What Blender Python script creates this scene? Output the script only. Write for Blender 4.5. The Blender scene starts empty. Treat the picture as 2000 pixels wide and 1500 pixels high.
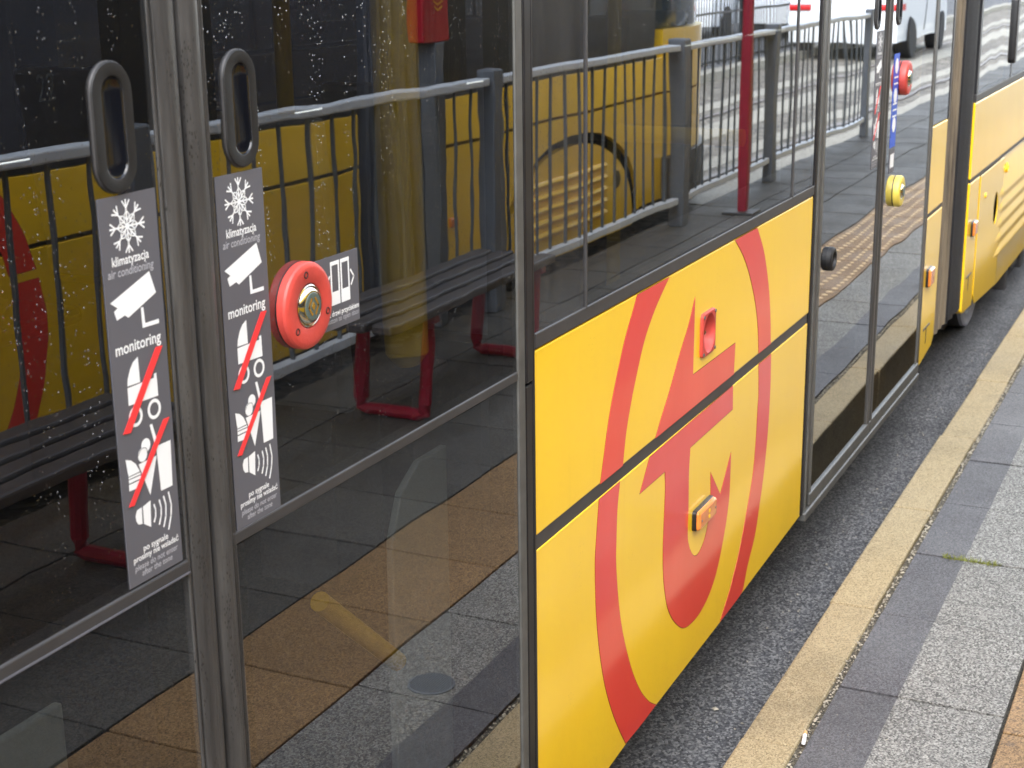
import bpy, bmesh, math, random
from mathutils import Vector, Matrix
random.seed(7)
R = math.radians
scn = bpy.context.scene
col = scn.collection

# ---------------------------------------------------------------- camera
cam_d = bpy.data.cameras.new('camera'); cam = bpy.data.objects.new('camera', cam_d); col.objects.link(cam)
YAW, PITCH, ROLL = 0.445834083, 0.273787864, -0.0127222507
fw = Vector((math.cos(YAW)*math.cos(PITCH), math.sin(YAW)*math.cos(PITCH), -math.sin(PITCH)))
rt = fw.cross(Vector((0, 0, 1))).normalized(); up = rt.cross(fw)
r2 = rt*math.cos(ROLL)+up*math.sin(ROLL); u2 = -rt*math.sin(ROLL)+up*math.cos(ROLL)
cam.matrix_world = Matrix(((r2.x, u2.x, -fw.x, 0), (r2.y, u2.y, -fw.y, -.925), (r2.z, u2.z, -fw.z, 1.46), (0, 0, 0, 1)))
cam_d.sensor_width = 36; cam_d.lens = 36*2974.845/2000
cam_d.clip_start = .05; cam_d.clip_end = 600
cam_d.dof.use_dof = True; cam_d.dof.focus_distance = 2.3; cam_d.dof.aperture_fstop = 13
scn.camera = cam
# ---------------------------------------------------------------- sky and sun (overcast)
w = bpy.data.worlds.new('World'); scn.world = w; w.use_nodes = True
nt = w.node_tree; bg = nt.nodes['Background']
sky = nt.nodes.new('ShaderNodeTexSky'); sky.sky_type = 'NISHITA'; sky.sun_disc = False
SUN_EL, SUN_AZ = R(52), R(250)
sky.sun_elevation = SUN_EL; sky.sun_rotation = SUN_AZ; sky.air_density = 1.3; sky.dust_density = 1.2
hs = nt.nodes.new('ShaderNodeHueSaturation'); hs.inputs['Saturation'].default_value = .42
nt.links.new(sky.outputs[0], hs.inputs['Color']); nt.links.new(hs.outputs[0], bg.inputs['Color'])
bg.inputs['Strength'].default_value = .15
sd = bpy.data.lights.new('sun', 'SUN'); sd.energy = .6; sd.angle = R(60); sd.color = (1, .992, .98)
so = bpy.data.objects.new('sun', sd); col.objects.link(so)
d = Vector((math.sin(SUN_AZ)*math.cos(SUN_EL), math.cos(SUN_AZ)*math.cos(SUN_EL), math.sin(SUN_EL)))
so.rotation_euler = d.to_track_quat('Z', 'Y').to_euler(); so.location = (0, 0, 20)
scn.view_settings.view_transform = 'Standard'; scn.view_settings.look = 'None'
scn.view_settings.exposure = 2.52; scn.view_settings.gamma = 1

# ---------------------------------------------------------------- materials
def lin(c):
    return tuple(((v/255)/12.92 if v/255 <= .04045 else ((v/255+.055)/1.055)**2.4) for v in c)+(1,)
class NT:
    def __init__(s, name):
        s.m = bpy.data.materials.new(name); s.m.use_nodes = True; s.t = s.m.node_tree
        s.b = s.t.nodes['Principled BSDF']; s.out = s.t.nodes['Material Output']
        s.tc = s.t.nodes.new('ShaderNodeTexCoord')
    def n(s, typ, **k):
        x = s.t.nodes.new(typ)
        for a, v in k.items():
            if a in ('ins',):
                for kk, vv in v.items():
                    if isinstance(vv, bpy.types.NodeSocket): s.t.links.new(vv, x.inputs[kk])
                    else: x.inputs[kk].default_value = vv
            else: setattr(x, a, v)
        return x
    def l(s, a, b): s.t.links.new(a, b)
    def vec(s, scale=(1, 1, 1), loc=(0, 0, 0)):
        return s.n('ShaderNodeMapping', ins={'Vector': s.tc.outputs['Object'], 'Scale': scale, 'Location': loc}).outputs[0]
    def noise(s, scale, detail=3, vec=None, rough=.55, dist=0):
        return s.n('ShaderNodeTexNoise', ins={'Vector': vec or s.tc.outputs['Object'], 'Scale': scale, 'Detail': detail, 'Roughness': rough, 'Distortion': dist}).outputs[0]
    def vor(s, scale, vec=None, feature='F1'):
        return s.n('ShaderNodeTexVoronoi', feature=feature, ins={'Vector': vec or s.tc.outputs['Object'], 'Scale': scale})
    def ramp(s, fac, stops):
        x = s.n('ShaderNodeValToRGB', ins={0: fac}); e = x.color_ramp.elements
        while len(e) < len(stops): e.new(.5)
        for i, (p, c) in enumerate(stops):
            e[i].position = p; e[i].color = c if isinstance(c, tuple) else (c, c, c, 1)
        return x.outputs[0]
    def mix(s, f, a, b, mode='MIX'):
        x = s.n('ShaderNodeMix', data_type='RGBA', blend_type=mode)
        for i, v in ((0, f), (6, a), (7, b)):
            if isinstance(v, bpy.types.NodeSocket): s.l(v, x.inputs[i])
            else: x.inputs[i].default_value = v
        return x.outputs[2]
    def math(s, op, a, b=0):
        x = s.n('ShaderNodeMath', operation=op)
        for i, v in ((0, a), (1, b)):
            if isinstance(v, bpy.types.NodeSocket): s.l(v, x.inputs[i])
            else: x.inputs[i].default_value = v
        return x.outputs[0]
    def bump(s, h, dist, strength=1, normal=None):
        x = s.n('ShaderNodeBump', ins={'Height': h, 'Distance': dist, 'Strength': strength})
        if normal: s.l(normal, x.inputs['Normal'])
        return x.outputs[0]
    def set(s, **k):
        for a, v in k.items():
            a = a.replace('_', ' ')
            if isinstance(v, bpy.types.NodeSocket): s.l(v, s.b.inputs[a])
            else: s.b.inputs[a].default_value = v
        return s.m

def plain(name, rgb, rough=.5, var=.15, scale=12, metal=0, bump=0, coat=0):
    m = NT(name); c = lin(rgb); nz = m.noise(scale, 4)
    dk = tuple(v*(1-var) for v in c[:3])+(1,); lt = tuple(min(1, v*(1+var)) for v in c[:3])+(1,)
    m.set(Base_Color=m.ramp(nz, [(.3, dk), (.7, lt)]), Roughness=rough, Metallic=metal, Coat_Weight=coat, Coat_Roughness=.04)
    if bump: m.set(Normal=m.bump(m.noise(scale*14, 3), bump))
    return m.m

def paint_yellow():
    m = NT('yellow_paint'); v = m.vec((1, 1, .35))
    dirt = m.noise(5, 6, v, .7)
    c = m.ramp(dirt, [(.25, lin((250, 202, 18))), (.8, lin((255, 210, 28)))])
    sp = m.vor(190, m.vec((1, 1, 1))).outputs['Distance']
    gate = m.math('GREATER_THAN', m.noise(9, 5), .63)
    dots = m.math('MULTIPLY', m.math('LESS_THAN', sp, .16), gate)
    c = m.mix(m.math('MULTIPLY', dots, .35), c, lin((120, 88, 30)))
    zz = m.n('ShaderNodeSeparateXYZ', ins={0: m.tc.outputs['Object']}).outputs[2]
    g1 = m.ramp(m.math('ADD', zz, m.math('MULTIPLY', m.noise(6, 5, m.vec((1.4, 1, .5)), .7), .35)), [(.14, .22), (.40, 0.)])
    spk = m.ramp(m.noise(240, 3, m.vec((1, 1, .5))), [(.5, 0.), (.72, 1.)])
    c = m.mix(m.math('MULTIPLY', g1, m.math('ADD', .45, m.math('MULTIPLY', spk, .55))), c, lin((150, 122, 60)))
    chip = m.math('LESS_THAN', m.noise(46, 6, None, .75), .245)
    c = m.mix(m.math('MULTIPLY', chip, .55), c, lin((110, 84, 40)))
    run = m.ramp(m.noise(1, 5, m.vec((34, 34, 1.1)), .65), [(.60, 0.), (.75, .09)])
    c = m.mix(run, c, lin((196, 158, 60)))
    wav = m.bump(m.noise(2.2, 1), .0022)
    fine = m.bump(m.noise(260, 2), .00002, 1, wav)
    return m.set(Base_Color=c, Roughness=.42, Specular_IOR_Level=.5, Coat_Weight=1, Coat_Roughness=.13, Coat_IOR=1.42, Coat_Normal=wav, Normal=fine)
def decal_red():
    m = NT('red_decal'); v = m.vec((1, 1, .5))
    c = m.ramp(m.noise(7, 5, v), [(.3, lin((226, 56, 46))), (.75, lin((236, 68, 56)))])
    wav = m.bump(m.noise(2.2, 1), .0022)
    return m.set(Base_Color=c, Roughness=.4, Coat_Weight=1, Coat_Roughness=.09, Coat_IOR=1.45, Coat_Normal=wav)
def rubber():
    m = NT('weathered_rubber'); v = m.vec((6, 6, .5))
    st = m.noise(9, 6, v, .7)
    c = m.ramp(st, [(.3, lin((44, 43, 43))), (.5, lin((60, 59, 59))), (.78, lin((84, 83, 82)))])
    dd = m.vor(420, m.vec((1, 1, .35))).outputs['Distance']
    gate = m.ramp(m.noise(14, 4, m.vec((4, 4, .6))), [(.55, 0.), (.62, 1.)])
    c = m.mix(m.math('MULTIPLY', m.math('LESS_THAN', dd, .28), gate), c, lin((25, 24, 24)))
    return m.set(Base_Color=c, Roughness=.38, Normal=m.bump(m.noise(60, 4, v), .0006))
def glass(name, tint, wav=.0007, wscale=3.2, drops=1., haze=.0, wz=.6, micro=.0, IOR=2.05):
    """tinted safety glass: clear transmission with a tint plus the mirror reflection of both faces"""
    m = NT(name); t = m.t
    h = m.noise(wscale, 1, m.vec((1, 1, wz)))
    nrm = m.bump(h, wav)
    if micro: nrm = m.bump(m.noise(wscale*5, 1), micro, 1, nrm)
    dmask = None
    if drops > 0:
        vv = m.vec((1, 1, .62)); vo = m.vor(320, vv)
        dome = m.math('MAXIMUM', m.math('SUBTRACT', .21, vo.outputs['Distance']), 0)
        streak = m.ramp(m.noise(1, 4, m.vec((26, 26, 2.2)), .6), [(.50, 0.), (.60, 1.)])
        low = m.ramp(m.n('ShaderNodeSeparateXYZ', ins={0: m.tc.outputs['Object']}).outputs[2], [(.86, .12), (1.0, 1.)])
        rnd = m.math('GREATER_THAN', m.n('ShaderNodeSeparateColor', ins={0: vo.outputs['Color']}).outputs[0], 1-.5*drops)
        hh = m.math('MULTIPLY', m.math('MULTIPLY', dome, m.math('MULTIPLY', streak, low)), rnd)
        nrm = m.bump(hh, .006, 1, nrm)
        dmask = m.math('GREATER_THAN', hh, .02)
    fr = m.n('ShaderNodeFresnel', ins={'IOR': IOR, 'Normal': nrm}).outputs[0]
    dbl = m.math('DIVIDE', m.math('MULTIPLY', fr, 2), m.math('ADD', fr, 1))
    tr = m.n('ShaderNodeBsdfTransparent', ins={'Color': tint})
    gl = m.n('ShaderNodeBsdfGlossy', ins={'Roughness': 0.0, 'Normal': nrm, 'Color': (.97, .98, 1, 1)})
    base = tr.outputs[0]
    if haze or dmask is not None:
        df = m.n('ShaderNodeBsdfDiffuse', ins={'Color': (.42, .42, .42, 1)})
        hz = m.math('MULTIPLY', m.ramp(m.noise(3, 6, m.vec((7, 7, .7)), .7), [(.35, .2), (.8, 1.)]), haze)
        if dmask is not None: hz = m.math('MAXIMUM', hz, m.math('MULTIPLY', dmask, .05))
        ms = m.n('ShaderNodeMixShader', ins={0: hz}); m.l(tr.outputs[0], ms.inputs[1]); m.l(df.outputs[0], ms.inputs[2]); base = ms.outputs[0]
    mx = m.n('ShaderNodeMixShader', ins={0: dbl}); m.l(base, mx.inputs[1]); m.l(gl.outputs[0], mx.inputs[2])
    clear = m.n('ShaderNodeBsdfTransparent'); geo = m.n('ShaderNodeNewGeometry')
    m2 = m.n('ShaderNodeMixShader', ins={0: geo.outputs['Backfacing']}); m.l(mx.outputs[0], m2.inputs[1]); m.l(clear.outputs[0], m2.inputs[2])
    m.l(m2.outputs[0], m.out.inputs['Surface'])
    return m.m
def granular(name, base, lo, hi, scale, bump, rough=.75, blotch=.25, grain=1.0):
    """exposed-aggregate concrete or asphalt: random stones with their own tone"""
    m = NT(name)
    vo = m.vor(scale); tone = m.n('ShaderNodeSeparateColor', ins={0: vo.outputs['Color']}).outputs[0]
    fine = m.noise(scale*1.7, 3, None, .7)
    mixn = m.math('ADD', m.math('MULTIPLY', tone, .62), m.math('MULTIPLY', fine, .38))
    c = m.ramp(mixn, [(.18, lin(lo)), (.5, lin(base)), (.86, lin(hi))])
    bl = m.ramp(m.noise(1.7, 8, None, .72), [(.34, 1-blotch), (.5, 1.-blotch*.2), (.7, 1.)])
    c = m.mix(1, c, bl, 'MULTIPLY')
    gum = m.math('LESS_THAN', m.vor(5.5).outputs['Distance'], m.math('MULTIPLY', m.noise(3, 3), .14))
    c = m.mix(m.math('MULTIPLY', gum, .35), c, lin((60, 60, 60)))
    att = m.n('ShaderNodeAttribute', attribute_name='tone').outputs['Fac']
    c = m.mix(1, c, m.ramp(att, [(0., .0), (1., 1.)]), 'MULTIPLY')
    h = m.math('ADD', m.math('MULTIPLY', vo.outputs['Distance'], -.7), fine)
    return m.set(Base_Color=c, Roughness=m.ramp(m.noise(3, 4), [(.35, rough-.18), (.7, rough)]), Normal=m.bump(h, bump))
M = {}
M['yellow'] = paint_yellow(); M['red_decal'] = decal_red(); M['rubber'] = rubber()
M['edge'] = plain('decal_edge', (120, 62, 30), .6)
M['black'] = plain('black_trim', (30, 30, 33), .35, .3)
M['softblack'] = plain('dark_inner_trim', (22, 22, 24), .7, .3)
M['darkgrey'] = plain('dark_grey_frame', (58, 57, 58), .42, .12, 20)
M['alu'] = plain('dull_aluminium', (92, 92, 90), .42, .18, 30, .3)
M['stickergrey'] = plain('sticker_grey', (90, 90, 97), .45, .05, 8)
M['white'] = plain('white_print', (232, 234, 236), .5, .02)
M['lightgrey'] = plain('pale_grey_print', (176, 177, 184), .5, .02)
M['red'] = plain('red_print', (238, 60, 62), .45, .04)
M['redplastic'] = plain('red_button_plastic', (188, 66, 58), .5, .2, 22, 0, .0003, .1)
M['yellowplastic'] = plain('yellow_button_plastic', (216, 194, 84), .4, .1, 40, 0, .0002)
M['chrome'] = plain('polished_metal', (206, 204, 190), .12, .05, 30, 1)
M['brassy'] = plain('brassy_symbol', (222, 178, 84), .25, .05, 30, .8)
M['bluegrey'] = plain('blue_grey_button_face', (84, 98, 94), .35, .08, 40)
M['amber'] = plain('amber_lens', (222, 132, 58), .2, .1, 60, 0, 0, .6)
M['amberglow'] = plain('amber_lens_core', (255, 196, 40), .25)
M['blue'] = plain('blue_sticker', (40, 84, 190), .45)
M['handle'] = plain('black_satin_handle', (20, 20, 22), .55, .25, 60, 0, .0003)
M['handlein'] = plain('black_gloss_bowl', (16, 18, 24), .12)
M['glass_door'] = glass('door_glass', (.34, .35, .36, 1), .0011, 2.6, 1., .008, .5, .00008, 1.85)
M['glass_low'] = glass('lower_door_glass', (.40, .41, .42, 1), .0009, 2.3, .12, .010, .6, 0, 1.75)
M['glass_win'] = glass('window_glass', (.30, .32, .33, 1), .0006, 3.0, .45, .035, .6, 0, 2.25)
M['glass_pillar'] = glass('pillar_glass', (.5, .5, .52, 1), .0006, 3.0, .55, .12, .6, 0, 1.9)
M['glass_far'] = glass('wavy_glass', (.16, .17, .18, 1), .0011, 2.0, .0, .03, .9)
M['tint_panel'] = plain('tinted_window_band', (20, 22, 28), .5)
M['glass_dark'] = glass('dark_tinted_glass', (.05, .05, .06, 1), .0005, 2.0, 0, IOR=1.5)
M['interior'] = plain('interior_panel', (96, 98, 102), .6)
M['floor_in'] = plain('interior_floor', (52, 54, 60), .7, .2, 60)
M['pole'] = plain('yellow_handrail', (214, 176, 40), .35, .06, 20, 0, 0, .3)
M['panel'] = plain('pale_panel', (150, 158, 154), .5, .04, 3)
M['seat'] = plain('seat_shell', (150, 152, 158), .45)
M['seatfab'] = plain('seat_fabric', (60, 50, 58), .9)
bm_ = NT('bellows_beige'); M['bellow'] = bm_.set(Base_Color=bm_.ramp(bm_.noise(4, 6, bm_.vec((9, 9, .6)), .7), [(.3, lin((64, 56, 48))), (.55, lin((118, 106, 88))), (.8, lin((146, 134, 112)))]), Roughness=.85)
M['bellowdark'] = plain('bellows_dark', (20, 22, 30), .6, .3, 14, 0, .004)
M['bellowgrey'] = plain('bellows_grey', (84, 90, 100), .7, .2, 14)
M['wheel'] = plain('wheel_steel', (170, 172, 182), .5, .15, 30, .0)
M['bogie'] = plain('bogie_grime', (60, 58, 58), .8, .35, 12, 0, .002)
M['galv'] = plain('galvanised_steel', (196, 204, 212), .5, .06, 18)
M['postgrey'] = plain('grey_painted_post', (96, 102, 110), .5, .1)
M['bar'] = plain('dark_fence_bar', (84, 92, 98), .5)
M['blackfence'] = plain('black_fence_bar', (30, 34, 36), .5)
M['maroon'] = plain('maroon_paint', (136, 20, 44), .4, .1)
M['wood'] = plain('dark_bench_slat', (62, 60, 62), .45, .2, 20)
M['carwhite'] = plain('white_car_paint', (236, 240, 242), .3, .03, 5, 0, 0, 1)
M['carglass'] = plain('car_window', (50, 60, 66), .08)
M['tyre'] = plain('tyre_rubber', (32, 32, 34), .8)
M['rim'] = plain('wheel_rim', (150, 152, 156), .35, .1, 20, .7)
M['taillight'] = plain('tail_light', (206, 24, 30), .25)
M['gold'] = plain('gold_print', (226, 170, 60), .45)
M['asphalt'] = granular('asphalt', (72, 72, 75), (32, 32, 34), (132, 131, 129), 185, .0035, .7, .42)
M['slab'] = granular('grey_aggregate_slab', (116, 116, 113), (54, 54, 54), (172, 172, 167), 290, .0022, .72, .22)
M['darkband'] = granular('dark_aggregate_band', (80, 80, 85), (50, 50, 55), (108, 108, 112), 330, .0022, .62, .2)
M['kerb'] = granular('yellow_kerb_concrete', (160, 144, 110), (120, 106, 78), (180, 166, 132), 380, .0014, .75, .34)
M['tan'] = granular('tan_tactile_tile', (132, 104, 68), (78, 58, 34), (166, 136, 96), 330, .0006, .68, .3)
M['greytile'] = granular('grey_paving_tile', (76, 75, 71), (44, 43, 41), (104, 102, 97), 240, .001, .7, .3)
M['ballast'] = granular('track_bed_gravel', (116, 110, 99), (60, 56, 50), (160, 153, 140), 24, .012, .8, .3)
M['palecon'] = granular('pale_concrete', (160, 156, 142), (118, 114, 102), (182, 178, 166), 120, .002, .8, .15)
M['jointdirt'] = granular('joint_grime', (70, 66, 56), (36, 34, 30), (120, 112, 92), 300, .003, .9, .3)
M['rail'] = plain('rail_steel', (110, 100, 94), .4, .2, 14, .6)
M['leaf'] = plain('leaf_green', (64, 92, 48), .7, .35, 4)
M['bark'] = plain('bark', (82, 68, 54), .9, .3, 12, 0, .004)
M['render'] = plain('facade_render', (188, 184, 172), .85, .06, 2)
M['roof'] = plain('roof_grey', (120, 120, 122), .6)

# ---------------------------------------------------------------- mesh helpers
class MB:
    def __init__(s): s.v = []; s.f = []
    def add(s, vs, fs):
        o = len(s.v); s.v += [tuple(v) for v in vs]; s.f += [tuple(i+o for i in f) for f in fs]; return s
    def box(s, x0, x1, y0, y1, z0, z1):
        return s.add([(x0, y0, z0), (x1, y0, z0), (x1, y1, z0), (x0, y1, z0), (x0, y0, z1), (x1, y0, z1), (x1, y1, z1), (x0, y1, z1)],
                     [(0, 3, 2, 1), (4, 5, 6, 7), (0, 1, 5, 4), (1, 2, 6, 5), (2, 3, 7, 6), (3, 0, 4, 7)])
    def prism(s, pts, y0, y1):
        """polygon in X,Z extruded from y0 (front) to y1 (back)"""
        a = sum(pts[i][0]*pts[(i+1) % len(pts)][1]-pts[(i+1) % len(pts)][0]*pts[i][1] for i in range(len(pts)))
        if a < 0: pts = pts[::-1]
        n = len(pts)
        vs = [(x, y0, z) for x, z in pts]+[(x, y1, z) for x, z in pts]
        return s.add(vs, [tuple(range(n)), tuple(range(2*n-1, n-1, -1))]+[(i, i+n, (i+1) % n+n, (i+1) % n) for i in range(n)])
    def prismz(s, pts, z0, z1):
        a = sum(pts[i][0]*pts[(i+1) % len(pts)][1]-pts[(i+1) % len(pts)][0]*pts[i][1] for i in range(len(pts)))
        if a < 0: pts = pts[::-1]
        n = len(pts)
        vs = [(x, y, z0) for x, y in pts]+[(x, y, z1) for x, y in pts]
        return s.add(vs, [tuple(range(n-1, -1, -1)), tuple(range(n, 2*n))]+[(i, (i+1) % n, (i+1) % n+n, i+n) for i in range(n)])
    def tube(s, pts, r, n=12, cap=True, round_end=False):
        pts = [Vector(p) for p in pts]; rings = []; L = len(pts)
        for i, p in enumerate(pts):
            t = ((pts[min(i+1, L-1)]-pts[max(i-1, 0)])).normalized()
            a = Vector((0, 0, 1)) if abs(t.z) < .9 else Vector((1, 0, 0))
            u = t.cross(a).normalized(); v = t.cross(u)
            rr = r[i] if isinstance(r, (list, tuple)) else r
            rings.append([p+u*math.cos(2*math.pi*k/n)*rr+v*math.sin(2*math.pi*k/n)*rr for k in range(n)])
        vs = [q for g in rings for q in g]
        fs = [(i*n+k, i*n+(k+1) % n, (i+1)*n+(k+1) % n, (i+1)*n+k) for i in range(L-1) for k in range(n)]
        if cap: fs += [tuple(range(n-1, -1, -1)), tuple((L-1)*n+k for k in range(n))]
        return s.add(vs, fs)
    def loft(s, outline, levels, cx=0, cz=0, close=True):
        """outline(inset)->[(x,z)], levels=[(inset,y)] front is -y"""
        rings = [[(cx+x, y, cz+z) for x, z in outline(i)] for i, y in levels]; n = len(rings[0])
        vs = [q for g in rings for q in g]
        fs = [(i*n+k, i*n+(k+1) % n, (i+1)*n+(k+1) % n, (i+1)*n+k) for i in range(len(levels)-1) for k in range(n)]
        if close: fs.append(tuple((len(levels)-1)*n+k for k in range(n)))
        return s.add(vs, fs)
    def lathe_y(s, prof, cx, cz, n=48):
        """profile [(r,y)] around an axis parallel to Y"""
        return s.loft(lambda i: [(i*math.cos(2*math.pi*k/n), i*math.sin(2*math.pi*k/n)) for k in range(n)], prof, cx, cz)
    def build(s, name, mat, parent=None, smooth=False, bevel=0, tone=None):
        me = bpy.data.meshes.new(name); me.from_pydata(s.v, [], s.f); me.update()
        bm = bmesh.new(); bm.from_mesh(me); bmesh.ops.recalc_face_normals(bm, faces=bm.faces); bm.to_mesh(me); bm.free()
        me.materials.append(mat)
        o = bpy.data.objects.new(name, me); col.objects.link(o)
        if parent is not None: o.parent = parent; o.matrix_parent_inverse = pinv(parent)
        if smooth:
            for p in me.polygons: p.use_smooth = True
            md = o.modifiers.new('edges', 'EDGE_SPLIT'); md.split_angle = R(27)
        if bevel:
            b = o.modifiers.new('bevel', 'BEVEL'); b.width = bevel; b.segments = 2; b.limit_method = 'ANGLE'; b.angle_limit = R(40)
        at = me.attributes.new('tone', 'FLOAT', 'FACE')
        for i in range(len(me.polygons)): at.data[i].value = 1. if tone is None else tone[i]
        return o
def pinv(p): return Matrix.Translation(p.location).inverted()      # every mesh is built in world space
def tag(o, label=None, cat=None, group=None, kind=None):
    for k, v in (('label', label), ('category', cat), ('group', group), ('kind', kind)):
        if v: o[k] = v
    return o
def empty(name, loc=(0, 0, 0)):
    o = bpy.data.objects.new(name, None); o.location = loc; o.empty_display_size = .1; col.objects.link(o); return o
def stadium(hw, hh, n=14):
    def f(i):
        r = hw-i; c = hh-hw; out = []
        for k in range(n+1): a = math.pi*k/n; out.append((r*math.cos(a), c+r*math.sin(a)))
        for k in range(n+1): a = math.pi+math.pi*k/n; out.append((r*math.cos(a), -c+r*math.sin(a)))
        return out
    return f
def rrect(hw, hh, rad, n=6):
    def f(i):
        out = []
        r = max(rad-i, .0006)
        for sx, sz, a0 in ((1, 1, 0), (-1, 1, 90), (-1, -1, 180), (1, -1, 270)):
            for k in range(n+1):
                a = R(a0+90*k/n); out.append((sx*(hw-i-r)+r*math.cos(a), sz*(hh-i-r)+r*math.sin(a)))
        return out
    return f
def text_mb(body, x, z, y, width=None, size=.01, bold=0, shear=0, align='CENTER', height=None):
    """lettering standing on the X,Z plane facing -Y"""
    cu = bpy.data.curves.new('t', 'FONT'); cu.body = body; cu.size = 1; cu.offset = bold; cu.shear = shear; cu.resolution_u = 3
    ob = bpy.data.objects.new('t', cu); col.objects.link(ob)
    dg = bpy.context.evaluated_depsgraph_get(); dg.update()
    me = bpy.data.meshes.new_from_object(ob.evaluated_get(dg))
    xs = [v.co.x for v in me.vertices]; x0, x1 = min(xs), max(xs)
    s = width/(x1-x0) if width else size
    sy = height if height else s
    off = (x0+x1)/2 if align == 'CENTER' else x0
    mb = MB(); mb.add([(x+(v.co.x-off)*s, y, z+v.co.y*sy) for v in me.vertices], [tuple(p.vertices) for p in me.polygons])
    bpy.data.objects.remove(ob); bpy.data.curves.remove(cu); bpy.data.meshes.remove(me)
    return mb
def join(*mbs):
    o = MB()
    for m in mbs: o.add(m.v, m.f)
    return o

# ================================================================ SETTING
tag(MB().add([(-300, -300, -.2), (300, -300, -.2), (300, 300, -.2), (-300, 300, -.2)], [(0, 1, 2, 3)]).build('ground', M['asphalt']), kind='structure')
PX0, PX1 = -3.0, 24.0
PB = -1.99                                                   # back edge of the platform
tag(MB().box(PX0, PX1, PB, -.185, -.35, -.018).build('platform', M['jointdirt']), kind='structure')
# kerb stones along the platform edge
mb = MB(); tone = []
x = PX0
ks = [1.58, 2.585, 3.29, 3.98, 4.7, 5.4]
edges = [PX0, -2.3, -1.6, -.9, -.2, .5, 1.2, 1.58, 2.585, 3.285, 3.985]
while edges[-1] < PX1-.7: edges.append(edges[-1]+.7)
for a, b in zip(edges[:-1], edges[1:]):
    dy = random.uniform(-.003, .003); dz = random.uniform(-.002, .002)
    mb.box(a+.002, b-.002, -.278+dy, -.172+dy, -.2, 0+dz); tone += [random.uniform(.86, 1.05)]*6
tag(mb.build('kerb', M['kerb'], bevel=.006, tone=tone), kind='structure')
# first row of slabs: light aggregate with a dark strip next to the kerb
sl, dk = MB(), MB(); t1, t2 = [], []
x = 2.865-.399*15
while x < PX1:
    dz = random.uniform(-.0015, .0015); g = .0035
    a = random.uniform(.9, 1.06)
    dk.box(x+g, x+.399-g, -.415, -.297, -.05, dz); t2 += [a]*6
    sl.box(x+g, x+.399-g, -.623, -.415, -.05, dz); t1 += [random.uniform(.92, 1.06)]*6
    x += .399
tag(dk.build('paving_edge_strip', M['darkband'], tone=t2), kind='structure')
tag(sl.build('paving', M['slab'], bevel=0, tone=t1), kind='structure')
# tan tactile strip with worn studs
tn = MB(); tt = []; x = 2.80-.35*16
st = MB()
while x < PX1:
    a = random.uniform(.88, 1.06)
    tn.box(x+.0035, x+.3465, -.972, -.630, -.05, .001+random.uniform(-.001, .001)); tt += [a]*6
    if x > 1.0 and x < 14:
        for i in range(5):
            for j in range(5):
                cx, cy = x+.04+i*.068, -.665-j*.068
                h = .0035 if x > 4 else .0003
                if x < 4: continue
                r0 = .013
                st.add([(cx+r0*math.cos(k*math.pi/4), cy+r0*math.sin(k*math.pi/4), .001) for k in range(8)] +
                       [(cx+r0*.6*math.cos(k*math.pi/4), cy+r0*.6*math.sin(k*math.pi/4), .001+h) for k in range(8)],
                       [(k, (k+1) % 8, (k+1) % 8+8, k+8) for k in range(8)]+[tuple(range(8, 16))])
    x += .35
tag(tn.build('tactile_paving', M['tan'], bevel=.002, tone=tt), kind='structure')
tag(st.build('tactile_studs', plain('worn_stud', (206, 184, 148), .75, .2, 30)), kind='structure')
# grey tiles behind it up to the fence
gt = MB(); t3 = []; x = 2.80-.35*16
while x < PX1:
    y = -.976; w_ = .5
    for hgt in (.35, .35, .3):
        gt.box(x+.004, x+.346, y-hgt+.004, y-.004, -.05, random.uniform(-.001, .002)); t3 += [random.uniform(.82, 1.1)]*6
        y -= hgt
    x += .35
tag(gt.build('back_paving', M['greytile'], bevel=.002, tone=t3), kind='structure')
# light strip between gaps of kerb and slabs
tag(MB().box(PX0, PX1, -.2955, -.2805, -.05, -.006).build('joint_mortar', M['jointdirt']), kind='structure')
# far side: opposite track bed, pale strips, kerb and road
tag(MB().box(-20, 120, -5.6, -2.02, -.21, -.192).build('track_bed', M['ballast']), kind='structure')
tr = MB()
for yy in (-2.70, -4.13):
    tr.box(-20, 120, yy-.03, yy+.03, -.19, -.176)
for yy in (.35, 1.80): tr.box(-20, 120, yy-.03, yy+.03, -.2, -.194)
tag(tr.build('rails', M['rail']), kind='structure')
pc = MB()
for ya, yb in ((-2.5, -2.15), (-3.05, -2.85), (-3.9, -3.5), (-4.6, -4.35)): pc.box(9.9, 60, ya, yb, -.192, -.186)
tag(pc.build('pale_track_slabs', M['palecon']), kind='structure')
tag(MB().box(-20, 120, -5.85, -5.6, -.21, -.08).build('road_kerb', M['palecon']), kind='structure')

# moss in a slab joint, cigarette end in the kerb gap
ms = MB()
for i in range(240):
    cx = 3.663+random.gauss(0, .006); cy = random.uniform(-.50, -.36); h = random.uniform(.003, .012); a = random.uniform(0, 6.28)
    dx, dy = .0018*math.cos(a), .0018*math.sin(a)
    ms.add([(cx-dx, cy-dy, -.004), (cx+dx, cy+dy, -.004), (cx+random.gauss(0, .006), cy+random.gauss(0, .006), h)], [(0, 1, 2)])
tag(ms.build('moss', plain('moss_green', (122, 128, 62), .9, .3, 60)), 'small tuft of green moss growing in a paving joint', 'moss', kind='stuff')
cg = empty('cigarette_end', (2.622, -.288, .001))
MB().tube([(2.60, -.291, .003), (2.630, -.286, .004)], .0038, 10).build('paper', M['white'], cg, True)
MB().tube([(2.630, -.286, .004), (2.643, -.284, .004)], .0037, 10).build('filter', plain('filter_tan', (200, 160, 110), .9), cg, True)
tag(cg, 'white cigarette end lying in the gap behind the kerb', 'cigarette end')
gr_ = MB()
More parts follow.
